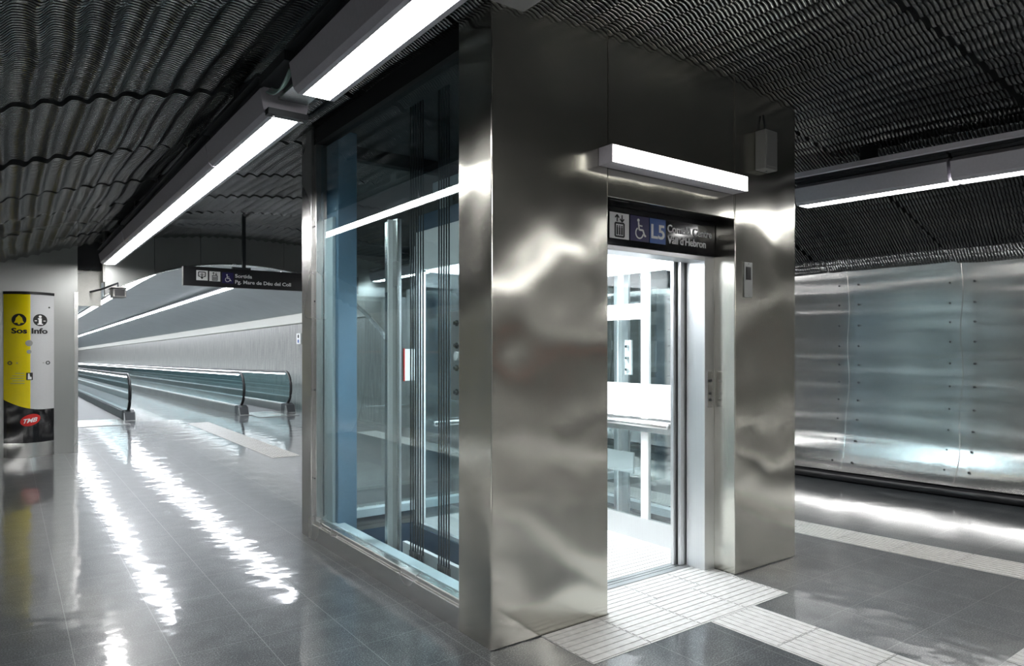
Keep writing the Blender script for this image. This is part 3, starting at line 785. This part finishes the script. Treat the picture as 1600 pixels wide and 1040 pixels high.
for x in (.10, .38): dec(lambda q: line(q, [(x, 1.22), (x + .02, 1.22)], .01, 0, .002), 'mark', 'greyprint')
dec(lambda q: q.box(.205, .275, 0, .002, 1.00, 1.095), 'card_symbol', 'ink')
dec(lambda q: q.prism([(.222, 1.01), (.262, 1.01), (.262, 1.04), (.245, 1.045), (.24, 1.085), (.225, 1.085)], 0, .002), 'hand_pictogram', 'print', .005)
for i, (a, b) in enumerate(((.09, .19), (.06, .19), (.04, .18), (.06, .19), (.04, .19))):
    dec(lambda q: q.box(a, b, 0, .002, 1.085 - i * .032, 1.091 - i * .032), 'small_print', 'greyprint')
dec(lambda q: q.prism(circle(.455, 1.945, .011, 12), 0, .003), 'lens', 'ink')
em = [(.25 + (.108 * math.cos(a) ), .485 + .075 * math.sin(a) + .022 * math.cos(a)) for a in [2 * PI * i / 32 for i in range(32)]]
dec(lambda q: q.prism(em, 0, .002), 'emblem', 'red')
m_ = text_mb('TMB', .175, .455, .052, 0, .002, .15, shear=.35, bold=.03)
m_.map(lambda X, Y, Z: (X, arc(X) - .006 - Y, Z + (X - .25) * .15)).build('lettering', 'print', tt)

# camera hung before the portal
cc = thing('security_camera', 'small grey box security camera hung at the tunnel mouth', 'camera', (1.2, 10.7, 2.1))
box('body', 'whiteplastic', 1.15, 1.31, 10.62, 10.95, 2.10, 2.22, cc, .006)
box('sunshade', 'whiteplastic', 1.135, 1.325, 10.58, 10.97, 2.222, 2.232, cc)
box('lens_window', 'black', 1.172, 1.29, 10.612, 10.62, 2.115, 2.20, cc)
MB().tube([(1.23, 10.8, 2.23), (1.23, 10.8, 2.30), (1.05, 11.0, 2.22), (0.95, 11.3, 2.20)], .014, 8).build('mounting_arm', 'dark', cc)
tg_ = thing('wall_plate', 'small white pictogram plate on the tunnel wall above the walkway', 'sign', (5.6, 16.2, 1.5))
box('plate', 'print', 5.59, 5.612, 16.08, 16.34, 1.52, 1.77, tg_)
MB().prism(circle(16.21, 1.70, .045, 14), 5.585, 5.59, 'x').build('pictogram', 'ink', tg_)
MB().prism(circle(16.21, 1.585, .045, 14), 5.585, 5.59, 'x').build('pictogram', 'lineblue', tg_)

# ------------------------------------------------------------------ tunnel lamps and moving walkways
for x, lb in ((2.08, 'continuous strip of tunnel lamps over the gap between the walkways, nearer the pillar side'),
              (3.90, 'continuous strip of tunnel lamps over the walkway pair, on the wall side')):
    t = thing('tunnel_lamp', lb, 'lamp', (x, 11.5, 2.75))
    m = MB(); zz = 2.86 - 0.088 * (x - 2.98) ** 2 - .05
    yy = [11.5, 15] + [20 + 5 * i for i in range(13)]
    def run(x0, x1, z0, z1):
        m = MB(); vs = []
        for y in yy: vs += [(x0, y, z0 + tz(y)), (x1, y, z0 + tz(y)), (x1, y, z1 + tz(y)), (x0, y, z1 + tz(y))]
        k = len(yy)
        m.add(vs, [(4 * i + j, 4 * i + (j + 1) % 4, 4 * i + 4 + (j + 1) % 4, 4 * i + 4 + j) for i in range(k - 1) for j in range(4)] + [(0, 1, 2, 3), (4 * k - 4, 4 * k - 3, 4 * k - 2, 4 * k - 1)])
        return m
    run(x - .065, x + .065, zz - .012, zz).build('diffuser', 'ttube', t)
    run(x - .08, x + .08, zz + .001, zz + .04).build('housing', 'housing', t)

def walkway(x0, x1, ys_, label):
    t = thing('moving_walkway', label, 'moving walkway', ((x0 + x1) / 2, ys_, 0))
    YE = 78.0
    yy = [ys_ + .5, 20] + [25 + 6 * i for i in range(9)] + [YE]
    def run(xa, xb, z0, z1, name, mat, parent, y_first=None):
        L = [y_first if y_first is not None else yy[0]] + yy[1:]
        m = MB(); vs = []
        for y in L: vs += [(xa, y, z0 + tz(y)), (xb, y, z0 + tz(y)), (xb, y, z1 + tz(y)), (xa, y, z1 + tz(y))]
        k = len(L)
        m.add(vs, [(4 * i + j, 4 * i + (j + 1) % 4, 4 * i + 4 + (j + 1) % 4, 4 * i + 4 + j) for i in range(k - 1) for j in range(4)] + [(0, 1, 2, 3), (4 * k - 4, 4 * k - 3, 4 * k - 2, 4 * k - 1)])
        return m.build(name, mat, parent)
    run(x0 + .09, x1 - .09, .004, .012, 'belt', 'belt', t)
    MB().box(x0 + .09, x1 - .09, ys_ - .75, ys_ + .5, 0.001, .010).build('comb_plate', 'steel_trim', t)
    for x in (x0, x1):
        b = run(x - .085, x + .085, .0, .17, 'balustrade_base', 'bulkhead', t, ys_ + .25)
        # bull-nosed newel casting
        MB().prism([(ys_ + .02, 0), (ys_ + .45, 0), (ys_ + .45, .175), (ys_ + .25, .20), (ys_ + .10, .16)], x - .095, x + .095, 'x').build('newel', 'dark', b, .01)
        MB().prism([(ys_ + .02, 0.0), (ys_ + .20, .0), (ys_ + .16, .15), (ys_ + .10, .155)], x - .10, x + .10, 'x').build('newel_cap', 'bulkhead', b)
        c_y, c_z, rr = ys_ + .42, .53, .36
        a = [(c_y + rr * math.cos(R(t_)) * 1.0, c_z + rr * math.sin(R(t_))) for t_ in range(90, 251, 10)]
        L = [YE, 60, 40, 25, 20, 16.5]
        pts = [(x, y, .89 + tz(y)) for y in L] + [(x, y, z) for y, z in a]
        MB().tube(pts, .030, 8).build('handrail', 'black', t, smooth=True)
        g = [(y, .87 + tz(y)) for y in (YE, 40, 20)] + [(c_y + (rr - .02) * math.cos(R(t_)), c_z + (rr - .02) * math.sin(R(t_))) for t_ in range(90, 251, 10)] + [(c_y, .16)] + [(y, .16 + tz(y)) for y in (20, 40, YE)]
        MB().prism(g, x - .004, x + .004, 'x').build('balustrade_glass', 'bglass', t)
        run(x - .012, x + .012, .835, .855, 'rail_light', 'raillight', t)
        run(x - .05, x + .05, .171, .185, 'deck_strip', 'steel_soft', b, ys_ + .5)
walkway(0.92, 1.95, 15.25, 'moving walkway with black handrails next to the steel pillar')
walkway(4.08, 5.08, 15.15, 'moving walkway with black handrails along the streaked tunnel wall')
